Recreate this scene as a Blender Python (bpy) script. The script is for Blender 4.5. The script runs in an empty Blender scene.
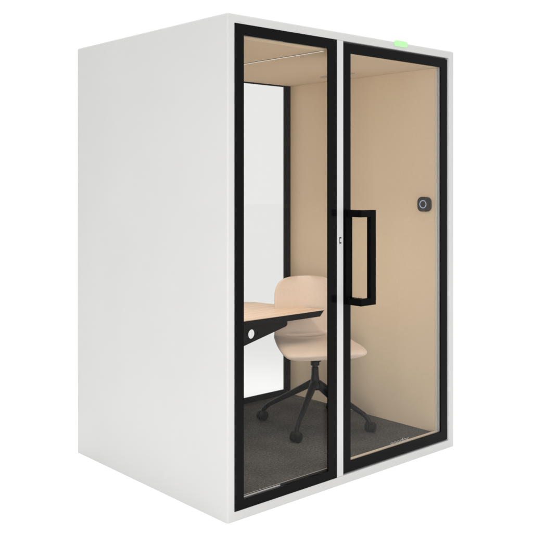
import bpy, bmesh, math, random
from mathutils import Vector, Matrix

scene = bpy.context.scene
C = scene.collection

# ------------------------------------------------------------------ camera
cam_d = bpy.data.cameras.new('camera'); cam = bpy.data.objects.new('camera', cam_d); C.objects.link(cam)
scene.camera = cam
YAW = 0.727821
cam.location = (-2.32819, -2.86987, 1.49221)
cam.rotation_euler = (math.pi/2, 0, -YAW)
cam_d.sensor_fit = 'HORIZONTAL'; cam_d.sensor_width = 36.0
cam_d.lens = 840.385/533*36.0
cam_d.shift_y = -(266.5-184.478)/533
cam_d.clip_start = 0.05; cam_d.clip_end = 500

# ------------------------------------------------------------------ world: even white studio
world = bpy.data.worlds.new('World'); scene.world = world; world.use_nodes = True
bg = world.node_tree.nodes['Background']
bg.inputs['Color'].default_value = (1, 1, 1, 1); bg.inputs['Strength'].default_value = 1.10

def area(name, loc, target, sx, sy, power, spread=180, col=(1, 1, 1)):
    d = bpy.data.lights.new(name, 'AREA'); d.shape = 'RECTANGLE'; d.size = sx; d.size_y = sy
    d.energy = power; d.color = col; d.spread = math.radians(spread)
    o = bpy.data.objects.new(name, d); C.objects.link(o); o.location = loc
    o.rotation_euler = (Vector(target)-Vector(loc)).to_track_quat('-Z', 'Y').to_euler()
    return o
area('overhead_softbox', (-0.6, -0.2, 5.5), (-0.6, -0.2, 0), 5.5, 5.5, 50, 30, (1, 1, 1))
area('front_softbox', (-3.9, -4.3, 1.3), (1.4, 0.4, 1.0), 1.8, 2.2, 13, 50, (1, 0.985, 0.96))

scene.view_settings.view_transform = 'Standard'
try: scene.view_settings.look = 'None'
except Exception: pass
scene.view_settings.exposure = 0.0
scene.view_settings.gamma = 1.0
scene.render.engine = 'CYCLES'
scene.cycles.max_bounces = 12
scene.cycles.transparent_max_bounces = 16

# ------------------------------------------------------------------ materials
def mat(name, col, rough=0.5, spec=0.5, metallic=0.0):
    m = bpy.data.materials.new(name); m.use_nodes = True
    p = m.node_tree.nodes['Principled BSDF']
    p.inputs['Base Color'].default_value = (*col, 1); p.inputs['Roughness'].default_value = rough
    p.inputs['Specular IOR Level'].default_value = spec; p.inputs['Metallic'].default_value = metallic
    return m, m.node_tree, p

def coords(nt, scale=(1, 1, 1)):
    tc = nt.nodes.new('ShaderNodeTexCoord'); mp = nt.nodes.new('ShaderNodeMapping')
    mp.inputs['Scale'].default_value = scale
    nt.links.new(tc.outputs['Object'], mp.inputs['Vector']); return mp.outputs['Vector']

def noise(nt, vec, scale, detail=4, rough=0.55):
    n = nt.nodes.new('ShaderNodeTexNoise'); n.inputs['Scale'].default_value = scale
    n.inputs['Detail'].default_value = detail; n.inputs['Roughness'].default_value = rough
    nt.links.new(vec, n.inputs['Vector']); return n.outputs['Fac']

def ramp(nt, fac, stops):
    r = nt.nodes.new('ShaderNodeValToRGB'); e = r.color_ramp.elements
    while len(e) < len(stops): e.new(0.5)
    for el, (pos, c) in zip(e, stops): el.position = pos; el.color = (*c, 1)
    nt.links.new(fac, r.inputs['Fac']); return r.outputs['Color']

def bump(nt, p, h, strength, dist=0.001):
    b = nt.nodes.new('ShaderNodeBump'); b.inputs['Strength'].default_value = strength
    b.inputs['Distance'].default_value = dist
    nt.links.new(h, b.inputs['Height']); nt.links.new(b.outputs['Normal'], p.inputs['Normal'])

def mix_noise(m3, c0, c1, scale, vecscale=(1, 1, 1), bstr=0.0, bdist=0.001, lo=.35, hi=.65, detail=4):
    m, nt, p = m3
    f = noise(nt, coords(nt, vecscale), scale, detail)
    nt.links.new(ramp(nt, f, [(lo, c0), (hi, c1)]), p.inputs['Base Color'])
    if bstr: bump(nt, p, f, bstr, bdist)
    return m

white_paint = mix_noise(mat('white_lacquer', (.64, .64, .63), .42, .35), (.505, .503, .499), (.517, .515, .510), 2.0)
mullion_paint = mat('white_gloss_trim', (.51, .51, .505), .16, .5)[0]
seal_rubber = mat('black_rubber_seal', (.05, .05, .05), .7, .2)[0]
frit = mat('black_glass_border', (.003, .003, .0034), .12, .06)[0]
black_metal = mat('black_powder_coat', (.006, .006, .007), .45, .2)[0]
handle_black = mat('black_handle_coat', (.0015, .0015, .0015), .5, .04)[0]
black_plastic = mat('black_nylon', (.004, .0045, .005), .42, .2)[0]
bracket_black = mat('satin_black_steel', (.006, .0065, .007), .5, .15)[0]
base_under = mat('grey_underside', (.35, .35, .35), .7, .2)[0]
aluminium = mat('pale_trim', (.62, .61, .62), .35, .5)[0]
dark_line = mat('grey_gasket', (.18, .17, .18), .6, .3)[0]
sill_mat = mat('beige_threshold', (.72, .62, .50), .5, .3)[0]

def felt(name, c0, c1, vecscale=(1, 1, 1)):
    m, nt, p = mat(name, c0, .95, .08)
    v = coords(nt, vecscale)
    a = noise(nt, v, 3.0, 3); b = noise(nt, v, 420, 3, .7)
    mx = nt.nodes.new('ShaderNodeMix'); mx.data_type = 'FLOAT'; mx.inputs[0].default_value = .55
    nt.links.new(a, mx.inputs[2]); nt.links.new(b, mx.inputs[3])
    nt.links.new(ramp(nt, mx.outputs[0], [(.36, c0), (.64, c1)]), p.inputs['Base Color'])
    bump(nt, p, b, .12, .0005)
    p.inputs['Sheen Weight'].default_value = .08
    return m
wall_felt = felt('beige_acoustic_felt', (.685, .555, .40), (.755, .62, .46), (1, 1, .12))
ceiling_felt = felt('beige_ceiling_felt', (.68, .545, .385), (.74, .60, .43), (1, .3, 1))

# carpet
m, nt, p = mat('charcoal_carpet', (.05, .05, .05), .98, .05)
v = coords(nt); a = noise(nt, v, 4, 4, .6); b = noise(nt, v, 230, 3, .8); c = noise(nt, v, 95, 3, .7)
mx = nt.nodes.new('ShaderNodeMix'); mx.data_type = 'FLOAT'; mx.inputs[0].default_value = .62
nt.links.new(a, mx.inputs[2]); nt.links.new(b, mx.inputs[3])
mx2 = nt.nodes.new('ShaderNodeMix'); mx2.data_type = 'FLOAT'; mx2.inputs[0].default_value = .45
nt.links.new(mx.outputs[0], mx2.inputs[2]); nt.links.new(c, mx2.inputs[3])
nt.links.new(ramp(nt, mx2.outputs[0], [(.40, (.060, .057, .054)), (.5, (.100, .095, .089)), (.60, (.170, .161, .150))]), p.inputs['Base Color'])
bump(nt, p, b, .6, .003); carpet_mat = m

# chair upholstery
m, nt, p = mat('beige_wool_upholstery', (.7, .56, .44), .9, .12)
v = coords(nt); a = noise(nt, v, 5, 3); b = noise(nt, coords(nt, (1, 1, .35)), 330, 3, .7)
mx = nt.nodes.new('ShaderNodeMix'); mx.data_type = 'FLOAT'; mx.inputs[0].default_value = .6
nt.links.new(a, mx.inputs[2]); nt.links.new(b, mx.inputs[3])
nt.links.new(ramp(nt, mx.outputs[0], [(.36, (.66, .53, .435)), (.64, (.75, .615, .51))]), p.inputs['Base Color'])
p.inputs['Sheen Weight'].default_value = .15
bump(nt, p, b, .3, .0012); fabric = m

# oak
m, nt, p = mat('light_oak', (.8, .6, .42), .42, .35)
v = coords(nt, (1.0, 6.0, 1.0)); a = noise(nt, v, 2.2, 6, .6); w = nt.nodes.new('ShaderNodeTexWave')
w.bands_direction = 'Y'; w.inputs['Scale'].default_value = .8; w.inputs['Distortion'].default_value = 9; w.inputs['Detail'].default_value = 3
nt.links.new(v, w.inputs['Vector'])
mx = nt.nodes.new('ShaderNodeMix'); mx.data_type = 'FLOAT'; mx.inputs[0].default_value = .2
nt.links.new(a, mx.inputs[2]); nt.links.new(w.outputs['Fac'], mx.inputs[3])
nt.links.new(ramp(nt, mx.outputs[0], [(.3, (.70, .50, .35)), (.5, (.80, .60, .44)), (.7, (.85, .67, .51))]), p.inputs['Base Color'])
oak = m

def glass(name, tint, ior, edge=False):
    m = bpy.data.materials.new(name); m.use_nodes = True; nt = m.node_tree
    for n in list(nt.nodes): nt.nodes.remove(n)
    out = nt.nodes.new('ShaderNodeOutputMaterial'); tr = nt.nodes.new('ShaderNodeBsdfTransparent'); tr.inputs['Color'].default_value = (*tint, 1)
    gl = nt.nodes.new('ShaderNodeBsdfGlossy'); gl.inputs['Roughness'].default_value = 0.0
    fr = nt.nodes.new('ShaderNodeFresnel'); fr.inputs['IOR'].default_value = ior
    mx = nt.nodes.new('ShaderNodeMixShader')
    nt.links.new(fr.outputs[0], mx.inputs[0]); nt.links.new(tr.outputs[0], mx.inputs[1]); nt.links.new(gl.outputs[0], mx.inputs[2])
    nt.links.new(mx.outputs[0], out.inputs['Surface']); return m
clear_glass = glass('clear_glass', (.965, .965, .96), 1.13)
rear_glass_m = glass('rear_glass', (.895, .895, .895), 1.16)

def emis(name, col, strength, base=(.1, .1, .1)):
    m, nt, p = mat(name, base, .5, .3)
    p.inputs['Emission Color'].default_value = (*col, 1); p.inputs['Emission Strength'].default_value = strength
    return m
chrome_tip = emis('pale_light_diffuser', (1, .95, .88), .28, (.7, .68, .64))
green_glow = emis('green_status_lamp', (.52, 1.0, .46), .80, (.08, .2, .07))
ring_glow = emis('pale_blue_ring', (.45, .55, .8), .35, (.25, .3, .4))
panel_black = mat('dark_touch_panel', (.022, .021, .021), .3, .4)[0]
print_white = mat('white_print', (.29, .29, .28), .7, .2)[0]
lock_dark = mat('dark_lock_mark', (.03, .03, .03), .5, .3)[0]
ground_mat = mix_noise(mat('white_studio_floor', (.97, .97, .97), .9, .0), (.968, .968, .968), (.972, .972, .972), 1.5)

# ------------------------------------------------------------------ helpers
def obj(name, bm, m, parent=None, smooth=False):
    bmesh.ops.recalc_face_normals(bm, faces=bm.faces[:])
    me = bpy.data.meshes.new(name); bm.to_mesh(me); bm.free()
    if m: me.materials.append(m)
    if smooth:
        for f in me.polygons: f.use_smooth = True
    o = bpy.data.objects.new(name, me); C.objects.link(o)
    if parent: o.parent = parent
    return o

def thing(name, label, cat, loc=(0, 0, 0), rotz=0):
    o = bpy.data.objects.new(name, None); C.objects.link(o); o.location = loc; o.rotation_euler = (0, 0, rotz)
    o['label'] = label; o['category'] = cat; o.empty_display_size = .1
    return o

def box(bm, x0, x1, y0, y1, z0, z1, bev=0.0, seg=2):
    r = bmesh.ops.create_cube(bm, size=1.0); vs = r['verts']
    for v in vs:
        v.co = Vector(((x0+x1)/2+v.co.x*(x1-x0), (y0+y1)/2+v.co.y*(y1-y0), (z0+z1)/2+v.co.z*(z1-z0)))
    if bev:
        es = list({e for v in vs for e in v.link_edges})
        bmesh.ops.bevel(bm, geom=es, offset=bev, segments=seg, affect='EDGES', profile=.5)

def ring_frame(bm, o, i, y0, y1, bev=0.0):
    """rectangular frame: o, i = (x0,x1,z0,z1)"""
    def rect(r, y): return [bm.verts.new((x, y, z)) for x, z in ((r[0], r[2]), (r[1], r[2]), (r[1], r[3]), (r[0], r[3]))]
    L = [rect(o, y0), rect(i, y0), rect(i, y1), rect(o, y1)]
    for k in range(4):
        a, b = L[k], L[(k+1) % 4]
        for j in range(4): bm.faces.new((a[j], a[(j+1) % 4], b[(j+1) % 4], b[j]))
    if bev:
        es = [e for e in bm.edges if abs(e.verts[0].co.y-e.verts[1].co.y) < 1e-7]
        bmesh.ops.bevel(bm, geom=es, offset=bev, segments=2, affect='EDGES', profile=.5)

def lathe(bm, prof, seg=32, mtx=Matrix()):
    rings = []
    for r, z in prof:
        rings.append([bm.verts.new(mtx @ Vector((r*math.cos(2*math.pi*k/seg), r*math.sin(2*math.pi*k/seg), z))) for k in range(seg)])
    for a, b in zip(rings, rings[1:]):
        for k in range(seg): bm.faces.new((a[k], a[(k+1) % seg], b[(k+1) % seg], b[k]))
    bm.faces.new(rings[0][::-1]); bm.faces.new(rings[-1])

def sweep(bm, pts, rad, seg=14):
    """tube through pts; rad: list of (half-width across, half-height)"""
    rings = []
    n = len(pts)
    for i, p in enumerate(pts):
        t = (pts[min(i+1, n-1)]-pts[max(i-1, 0)]).normalized()
        side = Vector((0, 1, 0)); up = t.cross(side).normalized()
        if up.z < 0 and abs(t.z) < .99: up = -up
        w, h = rad[i]; ring = []
        for k in range(seg):
            a = 2*math.pi*k/seg; ca, sa = math.cos(a), math.sin(a); q = 2/3.2
            ring.append(bm.verts.new(p+side*w*math.copysign(abs(ca)**q, ca)+up*h*math.copysign(abs(sa)**q, sa)))
        rings.append(ring)
    for a, b in zip(rings, rings[1:]):
        for k in range(seg): bm.faces.new((a[k], a[(k+1) % seg], b[(k+1) % seg], b[k]))
    bm.faces.new(rings[0][::-1]); bm.faces.new(rings[-1])

def bez(p0, p1, p2, n):
    return [p0*(1-t)**2+p1*2*t*(1-t)+p2*t*t for t in [k/n for k in range(n+1)]]

def rounded_poly(x0, x1, z0, z1, r, n=8):
    pts = []
    for cx, cz, a0 in ((x1-r, z1-r, 0), (x0+r, z1-r, 90), (x0+r, z0+r, 180), (x1-r, z0+r, 270)):
        for k in range(n+1):
            a = math.radians(a0+90*k/n); pts.append((cx+r*math.cos(a), cz+r*math.sin(a)))
    return pts

def prism(bm, pts3a, pts3b):
    A = [bm.verts.new(p) for p in pts3a]; B = [bm.verts.new(p) for p in pts3b]; n = len(A)
    bm.faces.new(A); bm.faces.new(B[::-1])
    for k in range(n): bm.faces.new((A[k], B[k], B[(k+1) % n], A[(k+1) % n]))

# ------------------------------------------------------------------ setting
bm = bmesh.new(); bmesh.ops.create_circle(bm, cap_ends=True, segments=96, radius=60)
fl = obj('floor', bm, ground_mat); fl['kind'] = 'structure'

# ------------------------------------------------------------------ the booth
W, D, H = 1.6615, 1.3291, 2.25
booth = thing('phone_booth', 'tall white office booth with black bordered glass front and beige felt inside', 'booth')

# outer case, one continuous lacquered shell with a rebate round the opening
IN = (.095, 1.555, .085, 2.161)
OP = (.0385, 1.6095, .0420, 2.2085)
bm = bmesh.new()
def rect(r, y): return [bm.verts.new((x, y, z)) for x, z in ((r[0], r[2]), (r[1], r[2]), (r[1], r[3]), (r[0], r[3]))]
t = .028
L = [rect((0, W, 0, H), D), rect((0, W, 0, H), 0), rect(OP, 0), rect(OP, .024), rect(IN, .024), rect(IN, .046), rect((t, W-t, t, H-t), .046), rect((t, W-t, t, H-t), D)]
for k in range(8):
    a, b = L[k], L[(k+1) % 8]
    for j in range(4): bm.faces.new((a[j], a[(j+1) % 4], b[(j+1) % 4], b[j]))
sel = [e for e in bm.edges if (e.verts[0] in L[1] and e.verts[1] in L[1]) or (e.verts[0] in L[0] and e.verts[1] in L[1]) or (e.verts[0] in L[1] and e.verts[1] in L[0]) or (e.verts[0] in L[0] and e.verts[1] in L[0])]
sel = [e for e in sel if max(v.co.z for v in e.verts) > 1e-6]
bmesh.ops.bevel(bm, geom=sel, offset=.009, segments=4, affect='EDGES', profile=.5)
case = obj('outer_case', bm, white_paint, booth)

bm = bmesh.new(); box(bm, .6945, .7415, 0.0, .0235, .0423, 2.2082, .0015)
obj('mullion', bm, mullion_paint, booth)
bm = bmesh.new(); box(bm, .690, .752, .0242, .046, .0855, 2.1515)
obj('inner_mullion', bm, seal_rubber, booth)
# door seal behind the door, dark ring seen in the gap
bm = bmesh.new(); ring_frame(bm, (.7425, 1.6088, .0430, 2.2075), (.7640, 1.6000, .0600, 2.1950), .0205, .0238)
obj('door_seal', bm, seal_rubber, booth)

# linings
bm = bmesh.new(); box(bm, 1.555, 1.630, .0465, 1.245, .0855, 2.1515); rw = obj('wall_panel', bm, wall_felt, booth)
bm = bmesh.new(); box(bm, .031, .095, .0465, 1.245, .0855, 2.1515); obj('wall_panel', bm, wall_felt, booth)
bm = bmesh.new(); box(bm, .031, 1.630, .0465, 1.245, 2.152, 2.219); ceil = obj('ceiling_panel', bm, ceiling_felt, booth)
bm = bmesh.new(); box(bm, .031, 1.630, .0465, 1.245, .031, .085); obj('carpet', bm, carpet_mat, booth)
# wall front trim: pale strip with a gasket line
bm = bmesh.new(); box(bm, 1.5525, 1.555, .030, .0460, .0855, 2.1515); obj('wall_trim', bm, aluminium, booth)
bm = bmesh.new(); box(bm, 1.5515, 1.5525, .0335, .0365, .0855, 2.1515); obj('gasket', bm, dark_line, booth)
# threshold
bm = bmesh.new(); box(bm, .0955, .6895, .0245, .031, .0853, .0900); box(bm, .333, .6895, .0225, .0238, .055, .0853); obj('threshold', bm, seal_rubber, booth)
bm = bmesh.new(); box(bm, .7525, 1.5510, .0245, .045, .0853, .1010, .002); obj('threshold', bm, sill_mat, booth)

# ceiling light slot and vent
bm = bmesh.new(); box(bm, .634, .6475, .047, 1.20, 2.1495, 2.1518); box(bm, .630, .649, .047, .060, 2.1485, 2.1518)
ls = obj('light_strip', bm, chrome_tip, ceil)
bm = bmesh.new(); box(bm, .6290, .6335, .050, 1.20, 2.1505, 2.1518)
obj('joint', bm, mat('dark_joint', (.16, .12, .08), .9, .1)[0], ceil)
bm = bmesh.new(); box(bm, 1.345, 1.375, .50, .76, 2.146, 2.1518, .002)
obj('air_vent', bm, mat('grey_vent', (.50, .45, .42), .5, .3)[0], ceil)

# felt-coloured head lining behind the top rail
for x0, x1 in ((.0955, .6895), (.7525, 1.5545)):
    bm = bmesh.new(); sec = [(.0246, 2.1605), (.0246, 2.1585), (.0462, 2.1505), (.0462, 2.1605)]
    prism(bm, [(x0, y, z) for y, z in sec], [(x1, y, z) for y, z in sec])
    obj('head_lining', bm, ceiling_felt, booth)

def strip_lamp():
    d = bpy.data.lights.new('strip_lamp', 'AREA'); d.shape = 'RECTANGLE'; d.size = .008; d.size_y = 1.10; d.energy = 4.6; d.spread = math.radians(105)
    d.color = (1, .96, .9); o = bpy.data.objects.new('strip_lamp', d); C.objects.link(o); o.location = (.6395, .62, 2.1488)
    return o
strip_lamp()

# rear window
bm = bmesh.new(); ring_frame(bm, (.031, 1.630, .031, 2.219), (.140, 1.499, .1215, 2.1435), 1.2455, 1.256)
rf = obj('rear_window', bm, black_metal, booth)
bm = bmesh.new(); box(bm, .125, 1.525, 1.2565, 1.2645, .110, 2.155); obj('glass', bm, rear_glass_m, rf)

# fixed front pane
bm = bmesh.new(); ring_frame(bm, (.0400, .6935, .0430, 2.2070), (.0925, .6325, .0885, 2.1575), -.002, .007, .0008)
fw = obj('fixed_window', bm, frit, booth)
bm = bmesh.new(); box(bm, .060, .670, .0075, .0155, .060, 2.190); obj('glass', bm, clear_glass, fw)
bm = bmesh.new(); box(bm, .0930, .330, .0162, .0215, .0860, .0905); obj('edge_trim', bm, aluminium, fw)

# hinged glass door
bm = bmesh.new(); ring_frame(bm, (.7510, 1.6065, .0480, 2.2000), (.8035, 1.5510, .1015, 2.1510), .0075, .0145, .0008)
door = obj('door', bm, frit, booth)
bm = bmesh.new(); box(bm, .770, 1.590, .0150, .0200, .070, 2.180); obj('glass', bm, clear_glass, door)

# pull handle: long stile plate, arms standing off then turning along the door, square grip
bm = bmesh.new()
zt, zb = 1.348, .911; hh = .0175
box(bm, .752, .800, -.008, .0071, zb-hh, zt+hh, .002)                    # plate on the stile
for z in (zt, zb):
    box(bm, .757, .795, -.083, -.0082, z-hh, z+hh, .002)                  # stand-off
    box(bm, .757, .8265, -.104, -.0832, z-hh, z+hh, .002)                   # arm along the door
box(bm, .8270, .868, -.104, -.079, zb-hh, zt+hh, .002)                   # grip
obj('handle', bm, handle_black, door)

# small print on the door glass
cu = bpy.data.curves.new('txt', 'FONT'); cu.body = 'nooclor'; cu.size = .034; cu.extrude = .0002
to = bpy.data.objects.new('txt', cu); C.objects.link(to)
bpy.context.view_layer.update()
me = bpy.data.meshes.new_from_object(to.evaluated_get(bpy.context.evaluated_depsgraph_get()))
bpy.data.objects.remove(to)
xs = [v.co.x for v in me.vertices]; s = .150/(max(xs)-min(xs)); mn = min(xs)
for v in me.vertices:
    x, y, z = v.co; v.co = Vector((1.122+(x-mn)*s, .0142-z, .1095+y*.95))
me.materials.clear(); me.materials.append(print_white); me.name = 'lettering'
lo = bpy.data.objects.new('lettering', me); C.objects.link(lo); lo.parent = door

# lock mark on the mullion
bm = bmesh.new()
box(bm, .7125, .7265, -.0008, -.0001, 1.224, 1.231); box(bm, .7125, .7265, -.0008, -.0001, 1.199, 1.206)
box(bm, .7125, .7155, -.0008, -.0001, 1.206, 1.224)
obj('lock_mark', bm, lock_dark, booth)

# control panel on the right wall
bm = bmesh.new()
pts = rounded_poly(.075, .166, 1.337, 1.420, .028)
prism(bm, [(1.5545, y, z) for y, z in pts], [(1.541, y, z) for y, z in pts])
cp = obj('control_panel', bm, panel_black, booth)
bm = bmesh.new(); n = 40; cy, cz = .126, 1.379
R = [[bm.verts.new((x, cy+r*1.05*math.cos(2*math.pi*k/n), cz+r*math.sin(2*math.pi*k/n))) for k in range(n)] for r, x in ((.0185, 1.5405), (.0185, 1.5395), (.0235, 1.5395), (.0235, 1.5405))]
for q in range(4):
    a, b = R[q], R[(q+1) % 4]
    for k in range(n): bm.faces.new((a[k], a[(k+1) % n], b[(k+1) % n], b[k]))
obj('ring', bm, ring_glow, cp)

# green status lamp on the top front edge
bm = bmesh.new(); pts = rounded_poly(1.133, 1.233, 2.2265, 2.2555, .0125)
prism(bm, [(x, -.010, z) for x, z in pts], [(x, -.0003, z) for x, z in pts])
obj('status_lamp', bm, green_glow, booth)

# ------------------------------------------------------------------ desk
desk = thing('desk', 'light oak desk with black edge, cantilevered on a black bracket inside the booth', 'desk', (.0955, .93, .75))
o0 = Vector(desk.location)
TZ = .75; fx = 1.2485; fy = .630; bx_, by_ = 1.132, 1.200
P = [(.0955, fy), (fx, fy), (bx_+.012, by_-.06), (bx_-.03, by_), (.0955, by_)]
def inset(pts, d, dr):
    return [(pts[0][0], pts[0][1]+d), (pts[1][0]-dr, pts[1][1]+d), (pts[2][0]-dr, pts[2][1]), (pts[3][0]-dr, pts[3][1]-d*.3), (pts[4][0], pts[4][1]-d*.3)]
bm = bmesh.new(); prism(bm, [Vector((x, y, TZ))-o0 for x, y in P], [Vector((x, y, TZ-.0045))-o0 for x, y in P])
obj('tabletop', bm, oak, desk)
bm = bmesh.new(); Q = inset(P, .006, .028)
prism(bm, [Vector((x, y, TZ-.0047))-o0 for x, y in P], [Vector((x, y, TZ-.040))-o0 for x, y in Q])
obj('edge_band', bm, bracket_black, desk)
# bracket with a round cable hole
cu = bpy.data.curves.new('brk', 'CURVE'); cu.dimensions = '2D'; cu.fill_mode = 'BOTH'; cu.extrude = .004; cu.bevel_depth = .0012
def spl(pts):
    s = cu.splines.new('POLY'); s.points.add(len(pts)-1)
    for p_, (x, z) in zip(s.points, pts): p_.co = (x, z, 0, 1)
    s.use_cyclic_u = True
spl([(.0965, .7085), (.975, .7085), (.975, .690), (.971, .683), (.962, .678), (.0965, .478)])
spl([(.706+.0265*math.cos(a*math.pi/20), .6635+.0275*math.sin(a*math.pi/20)) for a in range(40)][::-1])
bo = bpy.data.objects.new('brk', cu); C.objects.link(bo); bpy.context.view_layer.update()
me = bpy.data.meshes.new_from_object(bo.evaluated_get(bpy.context.evaluated_depsgraph_get())); bpy.data.objects.remove(bo)
BY = .662
for v in me.vertices:
    x, y, z = v.co; v.co = Vector((x, BY+z, y))-o0
me.materials.clear(); me.materials.append(bracket_black); me.name = 'bracket'
b0 = bpy.data.objects.new('bracket', me); C.objects.link(b0); b0.parent = desk
b1 = b0.copy(); C.objects.link(b1); b1.parent = desk; b1.location = (0, .40, 0)

# ------------------------------------------------------------------ chair
FZ = .085
chair = thing('swivel_chair', 'beige upholstered swivel chair with black four-leg caster base behind the glass front', 'chair', (1.1426, .6004, FZ), 0)
v_ = Vector((math.sin(YAW), math.cos(YAW), 0)); r_ = Vector((math.cos(YAW), -math.sin(YAW), 0))
Fw = (-v_+r_*.26).normalized(); Sd = Vector((-Fw.y, Fw.x, 0))        # Sd: chair's left = picture right
def loc(s, u, z): return Sd*s+Fw*u+Vector((0, 0, z-FZ))

def catmull(P, t):
    n = len(P)-1; x = t*n; i = min(int(x), n-1); f = x-i
    p0, p1, p2, p3 = P[max(i-1, 0)], P[i], P[i+1], P[min(i+2, n)]
    return [0.5*((2*b)+(-a+c)*f+(2*a-5*b+4*c-d)*f*f+(-a+3*b-3*c+d)*f**3) for a, b, c, d in zip(p0, p1, p2, p3)]

# one upholstered shell: centre line from the front lip back and up to the top, (u, z, half-width, edge curl)
PROF = [(.245, .524, .228, .002), (.218, .539, .243, .004), (.14, .546, .245, .010), (.04, .543, .236, .022), (-.06, .542, .224, .036),
        (-.143, .550, .213, .050), (-.188, .590, .207, .054), (-.203, .650, .205, .054), (-.214, .715, .202, .052), (-.226, .785, .198, .050), (-.238, .855, .197, .044), (-.247, .935, .194, .036)]
NU, NV, TH = 220, 56, .040
TC = .497                                         # where the back pad meets the seat pad
def shell_grid():
    top, bot = [], []
    ts = [.5-.5*math.cos(math.pi*i/NU) for i in range(NU+1)]
    ts = [.45*a+.55*(i/NU) for i, a in enumerate(ts)]
    for ti in ts:
        u, z, w, c = catmull(PROF, ti)
        u2, z2, _, _ = catmull(PROF, min(ti+.01, 1)); u1, z1, _, _ = catmull(PROF, max(ti-.01, 0))
        tv = Vector((u2-u1, z2-z1)).normalized(); nv_ = Vector((tv.y, -tv.x))
        if nv_.y < 0 and ti < .3: nv_ = -nv_
        if nv_.x < 0 and ti > .6: nv_ = -nv_
        m_ = 2*ti-1
        wf = max(0.0, 1-abs(m_)**(16 if m_ < 0 else 11))**(1/2.3); wf = max(wf, .30)
        ra, rb = [], []
        for j in range(NV+1):
            s = -math.cos(math.pi*j/NV)
            k = max(abs(s), abs(m_)**2.2); th = TH/2*math.sqrt(max(0, 1-k**9))
            off = c*abs(s)**2.6
            puff = .007*(1-s*s)
            tc = TC+.030*abs(s)**3
            d = ti-tc; fade = max(0, 1-(abs(s)/.62)**4)
            step = fade*(.015*math.exp(-max(d, 0)/.040) if d > 0 else 0)      # roll of the back pad over the seat
            groove = fade*.020*math.exp(-(d/.011)**2)
            a = off+th+puff+step-groove; b = off-th
            ra.append((s*w*wf, u+nv_.x*a, z+nv_.y*a)); rb.append((s*w*wf, u+nv_.x*b, z+nv_.y*b))
        top.append(ra); bot.append(rb)
    return ts, top, bot
TS, TOP, BOT = shell_grid()
def shell_part(name, i0, i1):
    bm = bmesh.new()
    for g, rev in ((TOP, False), (BOT, True)):
        V = [[bm.verts.new(loc(*p_)) for p_ in row] for row in g[i0:i1+1]]
        for i in range(len(V)-1):
            for j in range(NV):
                q = (V[i][j], V[i+1][j], V[i+1][j+1], V[i][j+1]); bm.faces.new(q[::-1] if rev else q)
    bmesh.ops.remove_doubles(bm, verts=bm.verts[:], dist=.0003)
    be = [e for e in bm.edges if e.is_boundary]
    if be:
        try: bmesh.ops.holes_fill(bm, edges=be)
        except Exception: pass
    return obj(name, bm, fabric, chair, True)
ic = min(range(NU+1), key=lambda i: abs(TS[i]-TC))
shell_part('seat', 0, ic); shell_part('backrest', ic, NU)

# column and star base
bm = bmesh.new()
lathe(bm, [(.034, .300-FZ), (.038, .312-FZ), (.035, .335-FZ), (.026, .355-FZ), (.0215, .385-FZ), (.0205, .425-FZ), (.017, .428-FZ), (.017, .437-FZ), (.026, .440-FZ), (.026, .462-FZ)], 36)
col = obj('column', bm, black_plastic, chair, False)
bm = bmesh.new(); box(bm, -.030, .030, -.030, .030, .4625-FZ, .520-FZ, .006)
pl = obj('seat_plate', bm, black_metal, chair); pl.rotation_euler = (0, 0, math.atan2(Fw.y, Fw.x))

def leg_mesh():
    bm = bmesh.new()
    a = bez(Vector((.018, 0, .335-FZ)), Vector((.13, 0, .272-FZ)), Vector((.272, 0, .193-FZ)), 10)
    b = bez(Vector((.272, 0, .193-FZ)), Vector((.325, 0, .165-FZ)), Vector((.331, 0, .118-FZ)), 10)[1:]
    pts = a+b; n = len(pts)
    rad = [(.0205-.0085*min(1, i/10), .0215-.0085*min(1, i/10)) for i in range(n)]
    sweep(bm, pts, rad, 16)
    me = bpy.data.meshes.new('leg'); bmesh.ops.recalc_face_normals(bm, faces=bm.faces[:]); bm.to_mesh(me); bm.free()
    for f in me.polygons: f.use_smooth = True
    me.materials.append(black_plastic); return me
def caster_mesh():
    bm = bmesh.new()
    R = Matrix.Rotation(math.pi/2, 4, 'X')
    for s in (-1, 1):
        lathe(bm, [(.012, .003), (.0260, .003), (.0290, .006), (.0295, .016), (.0285, .024), (.023, .0285), (.010, .0300)], 28, Matrix.Translation((0, 0, .0295)) @ Matrix.Rotation(s*math.pi/2, 4, 'X'))
    lathe(bm, [(.006, -.008), (.006, .008)], 12, Matrix.Translation((0, 0, .0295)) @ R)
    lathe(bm, [(.0085, .022), (.0085, .036), (.0105, .037), (.0105, .044)], 16)
    box(bm, -.016, .016, -.0055, .0055, .016, .045, .002)
    me = bpy.data.meshes.new('caster'); bmesh.ops.recalc_face_normals(bm, faces=bm.faces[:]); bm.to_mesh(me); bm.free()
    me.materials.append(black_plastic); return me
lm, cm = leg_mesh(), caster_mesh()
CA = []
for k in range(4):          # tread faces the door, castors trail at slightly different angles
    CA.append(-YAW+math.radians((40, 55, 60, 30)[k])-(2.03765+k*math.pi/2))
for k in range(4):
    a = 2.03765+k*math.pi/2
    l = bpy.data.objects.new('leg', lm); C.objects.link(l); l.parent = chair; l.rotation_euler = (0, 0, a)
    c = bpy.data.objects.new('caster', cm); C.objects.link(c); c.parent = l
    c.location = (.331, 0, 0); c.rotation_euler = (0, 0, CA[k])
